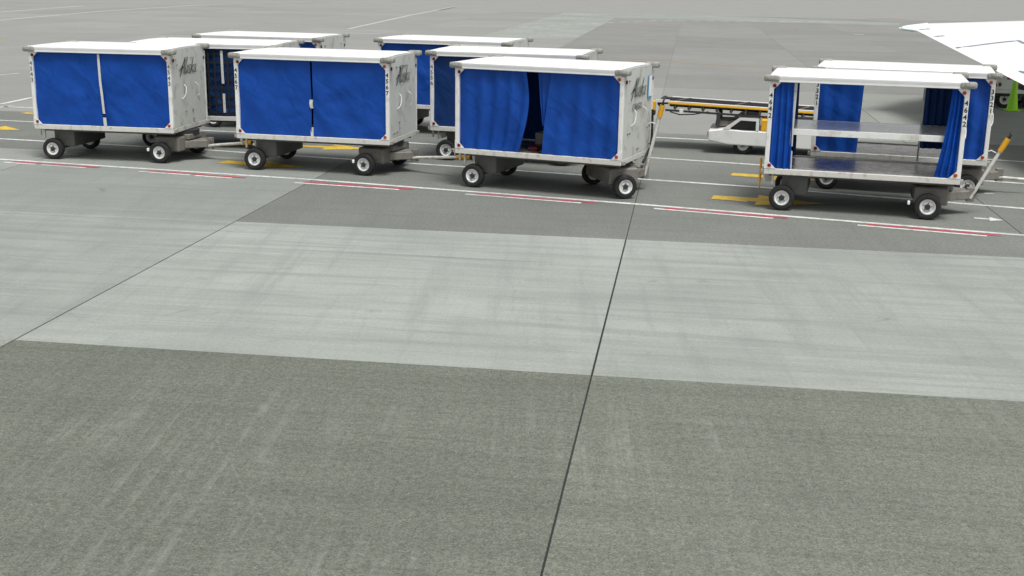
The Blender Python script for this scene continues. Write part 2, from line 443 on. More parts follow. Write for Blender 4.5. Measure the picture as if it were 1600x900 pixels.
def ribbon(strokes, w0):
    """brush strokes (points in a plane) as thin raised ribbons: verts (a, b, 0..t)"""
    b = MB()
    for pts, w in strokes:
        n = len(pts); V = []
        for i, p in enumerate(pts):
            p = Vector((*p, 0)); q0 = Vector((*pts[max(i - 1, 0)], 0)); q1 = Vector((*pts[min(i + 1, n - 1)], 0))
            d = (q1 - q0).normalized(); nn = Vector((-d.y, d.x, 0)) * w0 * w * (.55 + .45 * sin(pi * (i + .5) / n))
            V += [p + nn, p - nn]
        b.raw([tuple(v) for v in V], [(2 * i, 2 * i + 1, 2 * i + 3, 2 * i + 2) for i in range(n - 1)])
    return b
SCRIPT = [  # the airline's brush script, letter by letter, in letter heights
    ([(-.12, .22), (.12, .38), (.3, .52), (.45, .72), (.58, 1.0)], 1.2), ([(.58, 1.0), (.6, .7), (.56, .35), (.55, .02)], 1.5), ([(.02, -.12), (.14, .1), (.26, .34), (.36, .52)], 1.6),
    ([(.22, .34), (.42, .42), (.6, .42)], .8),
    ([(.95, .98), (.86, .7), (.74, .3), (.7, .02), (.78, .02), (.88, .16)], 1.1), ([(.95, .98), (.86, .98), (.78, .72)], .8),
    ([(1.2, .46), (1.06, .5), (.92, .3), (.9, .06), (1.02, .04), (1.14, .24), (1.2, .46), (1.16, .12), (1.24, .02)], .9),
    ([(1.56, .48), (1.46, .52), (1.38, .4), (1.44, .26), (1.46, .1), (1.36, .0), (1.26, .06)], 1.0),
    ([(1.84, .96), (1.74, .6), (1.64, .2), (1.6, -.04)], 1.4), ([(2.02, .48), (1.86, .42), (1.72, .28), (1.86, .14), (2.0, -.06)], 1.1),
    ([(2.36, .46), (2.22, .5), (2.08, .3), (2.06, .06), (2.18, .04), (2.3, .24), (2.36, .46), (2.32, .12), (2.4, .02), (2.5, .08)], .9)]

def curtain(cart, kind, x0, x1, y, mt, folds=0, amp=.012, seed=0, z0=None, z1=None, x0b=None, x1b=None, x0m=None, x1m=None, nx=26, nz=16, tie=None, name='curtain'):
    """hanging vinyl between x0..x1 (top), optional other positions at mid height and at the hem"""
    z0 = .668 if z0 is None else z0; z1 = 1.995 if z1 is None else z1
    x0b = x0 if x0b is None else x0b; x1b = x1 if x1b is None else x1b
    x0m = (x0 + x0b) / 2 if x0m is None else x0m; x1m = (x1 + x1b) / 2 if x1m is None else x1m
    V, Fc = [], []
    if folds: nx = max(nx, folds * 8)
    for j in range(nz + 1):
        t = j / nz
        def q(a, m_, b): return a * (1 - t) * (1 - 2 * t) + m_ * 4 * t * (1 - t) + b * t * (2 * t - 1)
        L0, L1 = q(x0, x0m, x0b), q(x1, x1m, x1b)
        for i in range(nx + 1):
            s = i / nx; x = L0 + (L1 - L0) * s; z = z1 + (z0 - z1) * t
            yy = 0
            if folds:
                yy += amp * (.55 + .45 * t) * sin(folds * 2 * pi * s + 1.3 * sin(3 * s + seed) + .5 * t)
                yy += amp * .4 * noise.noise(Vector((s * folds * 1.7, t * 1.4, seed)))
            nv = Vector((x * 2.4 + z * 1.5, z * 1.3 - x * .8, seed * 3.1))
            yy += .034 * noise.noise(nv) + .006 * noise.noise(nv * 2.7)
            if tie is not None:
                d = math.hypot(x - tie[0], z - tie[1]); ang = math.atan2(z - tie[1], x - tie[0])
                yy += .02 * math.exp(-d / .5) * sin(ang * 9 + seed)
            if t > .97: z += .012 * noise.noise(Vector((x * 6, seed, 0)))
            V.append((x, y + yy, z))
    for j in range(nz):
        for i in range(nx):
            a = j * (nx + 1) + i; Fc.append((a, a + 1, a + nx + 2, a + nx + 1))
    b = MB(); b.raw(V, Fc); o = b.build(name, mt, cart, 70)
    return o

def edge_strip(cart, pts, w=.035):
    """the webbing strip sewn along the free edge of a curtain"""
    V = []; Fc = []
    for i, (x, y, z) in enumerate(pts): V += [(x - w / 2, y, z), (x + w / 2, y, z), (x + w / 2, y + .006, z), (x - w / 2, y + .006, z)]
    for i in range(len(pts) - 1):
        a = 4 * i
        for k_ in range(4): Fc.append((a + k_, a + (k_ + 1) % 4, a + 4 + (k_ + 1) % 4, a + 4 + k_))
    Fc += [(3, 2, 1, 0), tuple(4 * (len(pts) - 1) + i for i in range(4))]
    return MB().raw(V, Fc).build('edge_strip', M['strip'], cart)

def make_cart(label, x, y, yaw_deg, L, number, steer=0.0, logo='script', extra=None, number_left=None):
    c = thing('baggage_cart', label, 'baggage cart', (x, y, 0), radians(yaw_deg), 'baggage carts parked on the apron')
    # frame and deck
    b = MB()
    b.box((0, 0, ZB), (L, .06, ZB + .088), .006).box((0, W - .06, ZB), (L, W, ZB + .088), .006)
    b.box((0, .0602, ZB + .002), (.06, W - .0602, ZB + .086), .005).box((L - .06, .0602, ZB + .002), (L, W - .0602, ZB + .086), .005)
    b.build('side_rail', M['rail'], c)
    b = MB().box((.061, .061, ZB + .02), (L - .061, W - .061, ZB + .07))
    b.build('deck', M['deck'], c)
    b = MB()
    for i in range(4):
        yy = .2 + i * (W - .4) / 3
        b.box((.07, yy - .03, ZB - .05), (L - .07, yy + .03, ZB + .018))
    b.build('cross_member', M['chassis'], c)
    # posts with gusset plates, reflectors and fleet numbers
    for sx in (0, 1):
        for sy in (0, 1):
            x0 = 0 if sx == 0 else L - .068; y0 = 0 if sy == 0 else W - .068
            p = MB().box((x0, y0, ZB + .09), (x0 + .068, y0 + .068, ZT - .001), .008).build('post', M['white'], c)
            if sy == 0:
                nm = number if (sx == 1 or number_left is None) else number_left
                if nm:
                    me = text_mesh('number_lettering', '\n'.join(nm), .105, M['ink_soft'] if number in ('4543', '4556') else M['ink'], line=.98, bold=.002)
                    link('number_lettering', me, p, (x0 + .036, -.0022, ZT - .36), (pi / 2, 0, 0))
            for zz, up in ((ZB + .09, 1), (ZT - .002, -1)):
                dx = 1 if sx == 0 else -1; xc = x0 + (.06 if sx == 0 else .008); s = .115
                pts = [(x0 + (.002 if sx == 0 else .066), zz), (xc + dx * s, zz), (xc, zz + up * s), (x0 + (.002 if sx == 0 else .066), zz + up * (s + .02))]
                ya, yb = ((-.004, .012) if sy == 0 else (W - .012, W + .004))
                gp = MB().prism(pts, ya, yb).build('gusset_plate', M['white'], c)
                ry = ya - .001 if sy == 0 else yb + .001
                col = M['red'] if sx == 0 else M['orange']
                rb = MB().lathe([(.029, .004), (.029, -.006), (.024, -.011), (0, -.013)], 14, Matrix.Translation((xc + dx * .018, ry, zz + up * .052)) @ (Matrix.Identity(4) if sy == 0 else Matrix.Rotation(pi, 4, 'Z')))
                rb.build('reflector', col, gp, 40)
    # roof: a crowned white lid with a rolled front lip
    RX0, RX1, RY0, RY1 = .005, L - .031, -.035, W + .035
    nxr, nyr = 14, 12
    V = []; Fc = []
    for j in range(nyr + 1):
        for i in range(nxr + 1):
            s, t = i / nxr, j / nyr
            V.append((RX0 + (RX1 - RX0) * s, RY0 + .02 + (RY1 - RY0 - .04) * t, ZT + .1065 + .012 * sin(pi * t) * (.7 + .3 * sin(pi * s)) + .003 * noise.noise(Vector((s * 4, t * 4, L * 7 + x)))))
    for j in range(nyr):
        for i in range(nxr):
            a = j * (nxr + 1) + i; Fc.append((a, a + 1, a + nxr + 2, a + nxr + 1))
    b = MB().raw(V, Fc)
    b.box((RX0, RY0 + .02, ZT + .001), (RX1, RY1 - .02, ZT + .105), .004)
    b.prism([(RY0 + .019, ZT + .003), (RY0, ZT + .01), (RY0 + .004, ZT + .05), (RY0 - .006, ZT + .07), (RY0 - .004, ZT + .096), (RY0 + .019, ZT + .112)], RX0 + .01, RX1 - .01, 'x')
    b.prism([(RY1 - .019, ZT + .003), (RY1, ZT + .01), (RY1 - .004, ZT + .05), (RY1 + .006, ZT + .07), (RY1 + .004, ZT + .096), (RY1 - .019, ZT + .112)], RX0 + .01, RX1 - .01, 'x')
    b.build('roof', M['roof'], c, 35)
    bumper_me = bumper_mesh()
    for sx in (0, 1):
        for sy in (0, 1):
            o = link('corner_bumper', bumper_me, c, (0 if sx == 0 else L, 0.02 if sy == 0 else W - .02, ZT + (.06 if sy == 0 else .09)))
            o.rotation_euler = (0, 0, (0 if sx == 0 else pi)); o.scale = (1, (1 if sy == 0 else -1) * (1 if sx == 0 else -1), 1)
    # end panels
    for sx in (0, 1):
        x0 = .004 if sx == 0 else L - .03
        V = []; Fc = []; ny, nz = 12, 14
        for side in (0, 1):
            for j in range(nz + 1):
                for i in range(ny + 1):
                    yy = .069 + (W - .138) * i / ny; zz = ZB + .09 + (ZT + .09 - ZB - .09) * j / nz
                    bulge = .007 * noise.noise(Vector((yy * 2.2, zz * 2.2, x * 3 + sx))) if 0 < i < ny and 0 < j < nz else 0
                    V.append((x0 + .026 * side + bulge, yy, zz))
        N = (ny + 1) * (nz + 1)
        for j in range(nz):
            for i in range(ny):
                a = j * (ny + 1) + i; Fc.append((N + a, N + a + 1, N + a + ny + 2, N + a + ny + 1)); Fc.append((a, a + ny + 1, a + ny + 2, a + 1))
        pn = MB().raw(V, Fc).build('end_panel', M['panel'], c, 50)
        if sx == 1:
            xf = L + .004
            for yy, fl in ((.52, 1), (1.16, -1)):
                pts = []
                for q_ in range(9):
                    a = -1 + q_ / 4
                    pts.append((xf + .045 * (1 - a ** 4), yy + (.03 * (1 - a * a) + a * .055 * fl), 1.3 + .13 * a))
                MB().tube(pts, .009, 6).build('grab_handle', M['white'], pn, 60)
            if logo:
                b = ribbon(SCRIPT, .036)
                S = .31; R = Matrix(((0, 0, 1, xf + .006), (S, S * .3, 0, .4), (0, S, 0, 1.62), (0, 0, 0, 1)))
                bmesh.ops.transform(b.bm, matrix=R, verts=b.bm.verts)
                b.build('logo_lettering', M['ink'], pn)
                me = text_mesh('cargo_lettering', 'CARGO', .15, M['ink_soft'], shear=.2, bold=.002)
                if logo == 'cargo': link('cargo_lettering', me, pn, (xf + .006, .72, 1.46), (pi / 2, 0, pi / 2))
            for i in range(7):   # bolts, latch stubs and scuffs
                yy, zz = random.uniform(.15, 1.5), random.choice((.75, .92, 1.05, 1.8, 1.9))
                MB().box((xf - .004, yy, zz), (xf + .012, yy + random.uniform(.03, .08), zz + .018), .003).build('latch', M['bogie'], pn)
    # side marker lamps on the front end
    MB().box((L + .004, .1, ZT - .13), (L + .022, .145, ZT - .07), .004).build('marker_lamp', M['red'], c)
    MB().box((L + .004, W - .12, ZT - .16), (L + .02, W - .09, ZT - .1), .004).build('marker_lamp', M['dark'], c)
    # lower corner stops
    for xx, yy in ((-.05, .0), (L - .06, .0), (-.05, W - .12), (L - .06, W - .12)):
        MB().box((xx, yy + .012, ZB + .008), (xx + .11, yy + .11, ZB + .074), .012, 2).build('corner_stop', M['bumper'], c)
    # rear running gear
    MB().box((WR - .02, .2, .235), (WR + .38, W - .2, ZB - .002), .015).box((WR - .05, .2, .16), (WR + .05, W - .2, .234), .01).build('axle_housing', M['chassis'], c)
    wheel(c, WR, WY, rz=0); wheel(c, WR, W - WY, rz=pi)
    b = MB().prism([(-.05, ZB), (.14, ZB), (.1, .36), (.0, .33)], W / 2 - .09, W / 2 - .065).prism([(-.05, ZB), (.14, ZB), (.1, .36), (.0, .33)], W / 2 + .065, W / 2 + .09)
    b.tube([(.02, W / 2 - .064, .4), (.02, W / 2 + .064, .4)], .022)
    b.build('rear_hitch', M['rail'], c)
    MB().box((.12, .1, .4), (.15, .14, ZB - .001), .004).build('hanger_bracket', M['rail'], c)
    MB().box((-.02, .2, .43), (.02, .23, ZB - .001), .004).build('hanger_bracket', M['rail'], c)
    # steered front bogie
    fa = radians(steer); ctr = Vector((WF, W / 2, 0))
    def fr(px, py, pz):
        return ctr + Vector((px * cos(fa) - py * sin(fa), px * sin(fa) + py * cos(fa), pz))
    RM = Matrix.Translation(ctr) @ Matrix.Rotation(fa, 4, 'Z')
    b = MB().lathe([(0, -.05), (.4, -.05), (.4, .05), (0, .05)], 28, Matrix.Translation((WF, W / 2, ZB - .062)) @ Matrix.Rotation(pi / 2, 4, 'X'))
    b.build('turntable', M['dark'], c, 40)
    b = MB().box((-.2, -.56, .2), (.3, .56, .47), .02, 1, RM).box((-.05, -.63, .15), (.05, .63, .26), .01, 1, RM)
    b.box((.24, -.3, .4), (.38, .3, .5), .012, 1, RM)
    b.build('front_axle', M['bogie'], c)
    b = MB().prism([(.301, -.34), (.64, -.07), (.64, .07), (.301, .34)], .24, .38, 'z', .012)
    b.box((.6, -.05, .2), (.72, -.02, .42), .005).box((.6, .02, .2), (.72, .05, .42), .005)
    bmesh.ops.transform(b.bm, matrix=RM, verts=b.bm.verts)
    b.build('tongue_bracket', M['bogie'], c)
    if not logo == 'cargo': MB().box((WF - .3, .05, .22), (WF - .26, .1, .28), .008).build('axle_reflector', M['paper'], c)
    hw = W / 2 - WY
    p = fr(0, -hw, 0); wheel(c, p.x, p.y, rz=fa); p = fr(0, hw, 0); wheel(c, p.x, p.y, rz=fa + pi)
    c['coupling'] = list(fr(.67, 0, .27)); c['L'] = L
    return c

_bm = []
def bumper_mesh():
    if not _bm:
        b = MB().box((-.09, -.075, -.052), (.15, .1, .045), .035, 3)
        b.box((-.06, -.082, -.03), (.09, -.07, .03), .008)
        _bm.append(b.mesh('corner_bumper', M['bumper'], 50))
    return _bm[0]

def loc_to_world(c, p):
    a = c.rotation_euler.z; return Vector((c.location.x + p[0] * cos(a) - p[1] * sin(a), c.location.y + p[0] * sin(a) + p[1] * cos(a), p[2]))
def world_to_loc(c, p):
    a = -c.rotation_euler.z; d = Vector(p) - c.location
    return Vector((d.x * cos(a) - d.y * sin(a), d.x * sin(a) + d.y * cos(a), d.z))

def tow_bar(c, end_local, sleeve=.3):
    s = Vector(c['coupling']); e = Vector(end_local); d = e - s; n = d.length; d.normalize()
    q = d.to_track_quat('X', 'Z'); side = q @ Vector((0, 1, 0)); up = q @ Vector((0, 0, 1))
    b = MB().tube([s - side * .03, s + d * n * (1 - sleeve) ], .028, 8).tube([s + side * .03, s + d * n * .55], .02, 8)
    b.tube([s - side * .06, s + side * .06], .022, 8)
    bar = b.build('tow_bar', M['rail'], c, 50)
    MB().tube([s + d * n * (1 - sleeve), s + d * (n - .12)], .043, 10).build('sleeve', M['yellow'], bar, 50)
    ring = []
    for i in range(11):
        a = 2 * pi * i / 10; ring.append(e + d * (.045 * cos(a) - .06) + side * .045 * sin(a))
    MB().tube(ring, .016, 6).tube([s + d * (n - .13), s + d * (n - .1)], .03, 8).build('tow_eye', M['dark'], bar, 60)
    MB().tube([s + d * n * .66 + up * .04, s + d * n * .66 + up * .12, s + d * n * .63 + up * .15, s + d * n * .6 + up * .12], .011, 6).build('release_lever', M['strip'], bar, 60)
    return bar

yF, yB = .045, W - .045
def closed(c, L, mt=None, gap=.05, seed=0, back=True, zt=1.25):
    mt = mt or M['blue']; mid = L / 2
    curtain(c, 0, .03, mid - gap / 2, yF, mt, seed=seed, x1b=mid - gap * .62, tie=(mid, zt))
    curtain(c, 0, mid + gap / 2, L - .03, yF, mt, seed=seed + 1.7, x0b=mid + gap * .62, tie=(mid, zt))
    if back:
        curtain(c, 0, .03, mid - .01, yB, mt, seed=seed + 3, nx=10, nz=6); curtain(c, 0, mid + .01, L - .03, yB, mt, seed=seed + 4, nx=10, nz=6)

# front row, left to right
LA = 2.756
A = make_cart('white baggage cart at far left, white strip showing between its closed blue curtains', -9.039, 22.696, -7.99, LA, '4543', steer=-5)
closed(A, LA, gap=.012, seed=1)
edge_strip(A, [(1.37, .004, 1.99), (1.372, .003, 1.7), (1.378, .0, 1.45), (1.395, -.004, 1.25), (1.405, -.002, 1.02), (1.41, .002, .9)], .045)
edge_strip(A, [(1.415, .002, .83), (1.42, .002, .67)], .06)

LB = 2.907
B = make_cart('white baggage cart numbered 4567, closed blue curtains with a dark gap between them', -5.04, 21.845, -12.51, LB, '4567', steer=-7)
closed(B, LB, gap=.032, seed=5)
edge_strip(B, [(LB / 2 - .005, .03, 1.32), (LB / 2 - .015, .026, 1.25), (LB / 2 + .0, .03, 1.17)], .06)
edge_strip(B, [(LB / 2 + .0, .05, .83), (LB / 2 + .0, .045, .67)], .075)

LC = 2.96
Cc = make_cart('white baggage cart with parted blue curtains, raised tow bar and paper holder on its end', -1.01, 20.429, -22.86, LC, None, steer=40.5, logo='cargo')
curtain(Cc, 0, .03, 1.28, yF, M['blue'], folds=5, amp=.03, seed=9, x1m=1.31, x1b=1.15, nz=20)
curtain(Cc, 0, 1.72, LC - .03, yF + .0, M['blue'], folds=4, amp=.022, seed=11, x0m=1.63, x0b=1.58, nz=20)
curtain(Cc, 0, 1.46, 1.8, yF + .05, M['blue'], folds=2, amp=.018, seed=13, x0m=1.5, x0b=1.55, x1b=1.72, z0=1.12, nz=12)
curtain(Cc, 0, .03, LC / 2 + .01, yB, M['blue'], seed=12, nx=10, nz=6); curtain(Cc, 0, LC / 2, LC - .03, yB + .012, M['blue'], seed=14, nx=10, nz=6)
_pn = MB().box((LC + .008, 1.3, 1.54), (LC + .016, 1.5, 1.93), .003).build('document_holder', M['paper_blue'], Cc)
MB().box((LC + .0165, 1.33, 1.58), (LC + .019, 1.49, 1.92)).build('paper_sheet', M['paper'], _pn)
MB().tube([(LC + .06, W - .2, 1.35), (LC + .065, W - .2, .9), (LC + .06, W - .22, .72)], .022, 7).tube([(LC + .06, W - .26, .7), (LC + .02, W - .5, .48)], .024, 7).build('brake_hose', M['rubber'], Cc, 60)

LD = 2.904
D = make_cart('nearest empty white baggage cart at right with curtains gathered, showing bare metal shelf and deck', 3.908, 18.742, -15.59, LD, '4642')
curtain(D, 0, .05, .37, yF, M['blue'], folds=4, amp=.028, seed=21, x1b=.4)
edge_strip(D, [(.395, .05, 1.99), (.39, .05, 1.6), (.385, .05, 1.2), (.388, .05, 1.02)], .045)
edge_strip(D, [(.39, .05, .95), (.395, .05, .67)], .045)
curtain(D, 0, 2.66, LD - .05, yF, M['blue'], folds=3, amp=.03, seed=23, x0m=2.62, x0b=2.52)
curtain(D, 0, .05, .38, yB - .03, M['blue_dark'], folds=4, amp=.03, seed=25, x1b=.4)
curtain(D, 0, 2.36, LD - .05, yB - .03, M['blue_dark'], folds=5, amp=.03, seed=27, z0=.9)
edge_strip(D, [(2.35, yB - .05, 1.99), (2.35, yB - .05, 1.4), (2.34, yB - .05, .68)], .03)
_sh = MB().box((.08, .141, 1.25), (LD - .07, W - .101, 1.272)).build('shelf', M['shelf'], D)
MB().box((.08, .12, 1.19), (LD - .07, .14, 1.285), .004).build('shelf_lip', M['white'], _sh)
MB().box((.08, W - .1, 1.19), (LD - .07, W - .08, 1.274), .004).build('shelf_lip', M['white'], _sh)
MB().tube([(.3, .12, 1.286), (.3, .12, 1.99)], .008, 5).build('curtain_cord', M['strip'], D)

# behind
LE = 3.02
Ec = make_cart('baggage cart with black cargo net over blue curtains, directly behind the far left cart', -7.716, 24.552, -5.15, LE, '4518', logo=None)
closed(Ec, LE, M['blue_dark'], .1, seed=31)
b = MB()
for i in range(22): b.box((.1 + i * .134 - .02, .012, .68), (.1 + i * .134 + .02, .018, 1.99))
for j in range(8): b.box((.07, .019, .74 + j * .165 - .018), (LE - .07, .025, .74 + j * .165 + .018))
n_ = b.build('cargo_net', M['net'], Ec)
edge_strip(Ec, [(1.86, .004, 1.97), (1.865, .0, 1.6), (1.87, .004, 1.32)], .05)
edge_strip(Ec, [(1.875, .004, 1.12), (1.88, .0, .74)], .05)

LF = 2.966
Fx = make_cart('farthest left baggage cart in the back row, roof and one blue curtain corner showing', -7.258, 27.872, -12.98, LF, '4530', logo=None)
closed(Fx, LF, seed=37)
LG = 3.05
Gx = make_cart('back row baggage cart behind the middle of the group, blue curtain under its white roof', -3.094, 27.488, -16.58, LG, '4522', logo=None)
closed(Gx, LG, seed=41)
LH = 2.98
Hx = make_cart('baggage cart with darker blue curtains standing directly behind the cart with parted curtains', -1.64, 23.4, -13.0, LH, '4556', steer=8)
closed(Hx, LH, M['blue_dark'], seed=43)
LI = 2.86
Ix = make_cart('half open white baggage cart numbered 3321, tow bar down, behind the empty cart', 5.125, 20.81, -17.98, LI, '3321', steer=9, logo=None)
curtain(Ix, 0, .04, .8, yF + .01, M['blue'], folds=3, amp=.024, seed=51, x1b=.76)
curtain(Ix, 0, 2.1, LI - .04, yF + .01, M['blue'], folds=3, amp=.02, seed=53, x0b=2.16)
curtain(Ix, 0, .04, .5, yB - .02, M['blue'], folds=3, amp=.025, seed=55); curtain(Ix, 0, 2.42, LI - .04, yB - .02, M['blue'], folds=3, amp=.025, seed=57)
MB().box((.08, .12, 1.0), (LI - .07, W - .1, 1.03)).box((.08, .11, .985), (LI - .07, .119, 1.04)).build('shelf', M['shelf'], Ix)

# tow bars
def hitch(c): return loc_to_world(c, (.02, W / 2, .4))
tow_bar(A, world_to_loc(A, hitch(B)))
tow_bar(B, world_to_loc(B, hitch(Cc)))
def raised(c, out, up, side=0.0, steer=0.0):
    s = Vector(c['coupling']); a = radians(steer)
    return s + Vector((out * cos(a) - side * sin(a), out * sin(a) + side * cos(a), up))
tow_bar(D, raised(D, .5, 1.05))
tow_bar(Cc, raised(Cc, .27, 1.3, 0, 10), .25)
tow_bar(Ix, Vector(Ix['coupling']) + Vector((1.15, .1, -.05)))
tow_bar(Ec, Vector(Ec['coupling']) + Vector((.9, 0, -.1)))
tow_bar(Hx, Vector(Hx['coupling']) + Vector((.15, 0, 1.1)))
tow_bar(Fx, Vector(Fx['coupling']) + Vector((.15, 0, 1.1)))
tow_bar(Gx, Vector(Gx['coupling']) + Vector((.9, 0, -.1)))
# yellow hitch pin at the rear of the empty cart
b = MB().tube([(-.07, .3, .42), (-.07, .3, .78)], .02, 7).tube([(-.07, .3, .3), (-.07, .3, .419)], .013, 7)
b.build('hitch_pin', M['yellow'], D, 60)
for c in (A, B, Cc, D, Ec, Fx, Gx, Hx, Ix):
    del c['coupling']; del c['L']

# luggage left inside the parted cart
def suitcase(label, cart, lx, ly, rz, size, mt, cat):
    p = loc_to_world(cart, (lx, ly, ZB + .07)); sx, sy, sz = size
    t = thing('suitcase' if cat == 'suitcase' else 'carton', label, cat, p, cart.rotation_euler.z + rz)
    MB().box((-sx / 2, -sy / 2, .0), (sx / 2, sy / 2, sz), .03 if cat == 'suitcase' else .004, 2).build('shell' if cat == 'suitcase' else 'box', mt, t, 40)
    if cat == 'suitcase':
        MB().tube([(-.1, -sy / 2 - .002, sz * .6), (-.08, -sy / 2 - .03, sz * .6), (.08, -sy / 2 - .03, sz * .6), (.1, -sy / 2 - .002, sz * .6)], .012, 6).build('handle', M['rubber'], t, 60)
        MB().box((-sx / 2 - .003, -.012, .02), (sx / 2 + .003, .012, sz + .003)).build('zip_band', M['dark'], t)
    else:
        MB().box((-sx / 2 - .001, -.03, .001), (sx / 2 + .001, .03, sz + .0015)).build('tape', M['strip'], t)
suitcase('dark red suitcase lying on the deck inside the parted blue curtains', Cc, 1.24, .6, .1, (.16, .4, .07), M['case_red'], 'suitcase')
suitcase('pale grey carton on the deck seen through the parted blue curtains', Cc, 1.2, 1.1, -.15, (.2, .3, .24), M['case_grey'], 'carton')

# ------------------------------------------------------------------ belt loader
bl = thing('belt_loader', 'belt loader with black conveyor, yellow side rails and low white body behind the carts', 'belt loader', at(1160, 241), radians(-12.5))
X0, X1 = -1.85, 2.12            # conveyor ends, local x
tilt = -.03
def cz(x_): return 1.02 + tilt * (x_ - X0)
Y0, Y1 = .1, 1.15
def sheared(lo, hi, bev=0.0):
    b = MB().box(lo, hi, bev)
    for v in b.bm.verts: v.co.z += cz(v.co.x)
    return b
sheared((X0 + .05, Y0 + .07, -.06), (X1, Y1 - .07, .0)).build('belt', M['belt'], bl)
for xx in (X0 + .35, X0 + 1.6, X0 + 2.9):
    b = MB().prism([(xx, Y0 + .08), (xx + .05, Y0 + .08), (xx + .32, Y1 - .08), (xx + .25, Y1 - .08)], .004, .016, 'z')
    for v in b.bm.verts: v.co.z += cz(v.co.x)
    b.build('belt_splice', M['chassis'], bl)
for ya, yb, nm in ((Y0, Y0 + .06, 'near'), (Y1 - .06, Y1, 'far')):
    sheared((X0 + .25, ya, -.05), (X1, yb, -.004), .01).build('side_rail', M['loader_yellow'], bl)
    sheared((X0 + .25, ya + .004, -.003), (X1, yb - .004, .018), .006).build('guard_rail', M['truck'], bl)
    sheared((X0 + .2, ya + .012, -.2), (X1 - .05, yb - .012, -.16)).build('frame_rail', M['dark'], bl)
b = MB()
for i in range(12):
    xx = X0 + .4 + i * .29
    for ya in (Y0 + .02, Y1 - .05):
        b.box((xx, ya, -.159 + cz(xx)), (xx + .02, ya + .02, -.031 + cz(xx)))
    b.tube([(xx, Y0 + .05, cz(xx) - .12), (xx, Y1 - .05, cz(xx) - .12)], .035, 8)
b.build('roller_frame', M['chassis'], bl)
MB().tube([(X0 + .1, Y0 + .03, cz(X0) - .05), (X0 + .1, Y1 - .03, cz(X0) - .05)], .07, 12).build('end_roller', M['rubber'], bl, 40)
MB().prism([(X0 - .02, cz(X0) - .03), (X0 + .28, cz(X0) - .02), (X0 + .28, cz(X0) + .03), (X0 + .0, cz(X0) + .03)], Y0 - .005, Y0 + .06).build('nose_rail', M['truck'], bl)
MB().box((X0 - .1, Y0 - .02, cz(X0) - .2), (X0 - .005, Y0 + .13, cz(X0) + .0), .012).build('end_bumper', M['loader_yellow'], bl)
MB().box((X0 - .1, Y0 - .02, cz(X0) - .3), (X0 - .005, Y0 + .13, cz(X0) - .201), .01).build('end_pad', M['rubber'], bl)
MB().box((X0 + .5, Y0 - .05, cz(X0) - .25), (X0 + .58, Y0 + .0, cz(X0) - .15), .006).build('work_lamp', M['truck'], bl)
MB().tube([(X0 + .3, Y0 + .05, .8), (X0 + .5, Y0 + .1, .74), (X0 + .8, Y0 + .1, .76), (X0 + 1.1, Y0 + .05, .83)], .012, 5).build('hydraulic_hose', M['rubber'], bl, 60)
# body
BX0, BX1, BY0, BY1 = -.72, 2.08, -.12, 1.2
MB().prism([(BX0, .27), (-.3, .2), (BX1, .16), (BX1, .5), (.0, .5), (BX0 + .35, .52), (BX0, .48)], BY0, BY1, 'y', .02).build('body', M['truck'], bl)
for ya, yb in ((BY0 - .0, BY0 + .05), (BY1 - .05, BY1)):
    MB().prism([(-.42, .521), (-.1, .76), (.3, .75), (.3, .51), (.24, .51), (.24, .7), (-.07, .71), (-.31, .521)], ya, yb).build('cab_frame', M['truck'], bl)
    MB().prism([(-.29, .522), (-.065, .705), (.235, .695), (.235, .511)], ya + .015, yb - .015).build('side_window', M['glass'], bl)
MB().box((-.08, BY0 + .06, .71), (.29, BY1 - .06, .755), .01).build('cab_cover', M['chassis'], bl)
MB().box((-.6, .2, .53), (-.12, .95, .66), .02).build('engine_cover', M['bogie'], bl)
MB().box((-.58, .05, .55), (-.5, .15, .84), .01).box((-.58, .9, .55), (-.5, 1.0, .82), .01).build('lift_arm', M['dark'], bl)
MB().box((.34, BY0 + .01, .505), (.66, BY0 + .5, .74), .015).build('tool_box', M['loader_yellow'], bl)
MB().box((.68, BY0 + .02, .505), (1.6, BY1 - .02, .7), .015).build('rear_cover', M['truck'], bl)
MB().box((BX0 - .02, BY0 + .1, .36), (BX0 + .0, BY0 + .17, .44), .004).build('headlight', M['orange'], bl)
MB().box((BX0 - .02, BY1 - .17, .36), (BX0 + .0, BY1 - .1, .44), .004).build('headlight', M['orange'], bl)
for xx in (0.0, 1.6):
    for yy, rz in ((.02, 0), (1.06, pi)): wheel(bl, xx, yy, .2, rz)

# ------------------------------------------------------------------ parked aircraft wing
wg_pts = dict(T=at(1404, 44, 2.3), Tn=at(1432, 47.5, 2.24), Q=at(1600, 133, 1.55), Tf=at(1450, 36.5, 2.36), R=at(1600, 32.5, 2.27))
wr = thing('aircraft_wing', 'bright white wing of a parked airliner reaching in over the vehicles at far right', 'airplane', (wg_pts['Tn'].x, wg_pts['Tn'].y, 0))
O = Vector(wr.location)
near0, near1 = wg_pts['Tn'] - O, wg_pts['Q'] - O
far0, far1 = wg_pts['Tf'] - O, wg_pts['R'] - O
def wing_pt(s, t, top=True):
    n = near0 + (near1 - near0) * s; f = far0 + (far1 - far0) * s
    p = n + (f - n) * t
    ch = (f - n).length
    th = (.03 + .007 * ch) * (math.sqrt(max(t, 0)) * 1.48 - .6 * t - .35 * t * t * 2.5 + .0 if False else 4 * (t ** .6) * (1 - t) * .8)
    return p + Vector((0, 0, th if top else -th * .9 - .02 * (1 - abs(2 * t - 1))))
ns, ntt = 18, 14
V = []; Fc = []
loop = [(i / ntt, True) for i in range(ntt + 1)] + [(i / ntt, False) for i in range(ntt - 1, 0, -1)]
for i in range(ns + 1):
    s = -.0 + 1.55 * i / ns
    V += [tuple(wing_pt(s, t, top)) for t, top in loop]
n = len(loop)
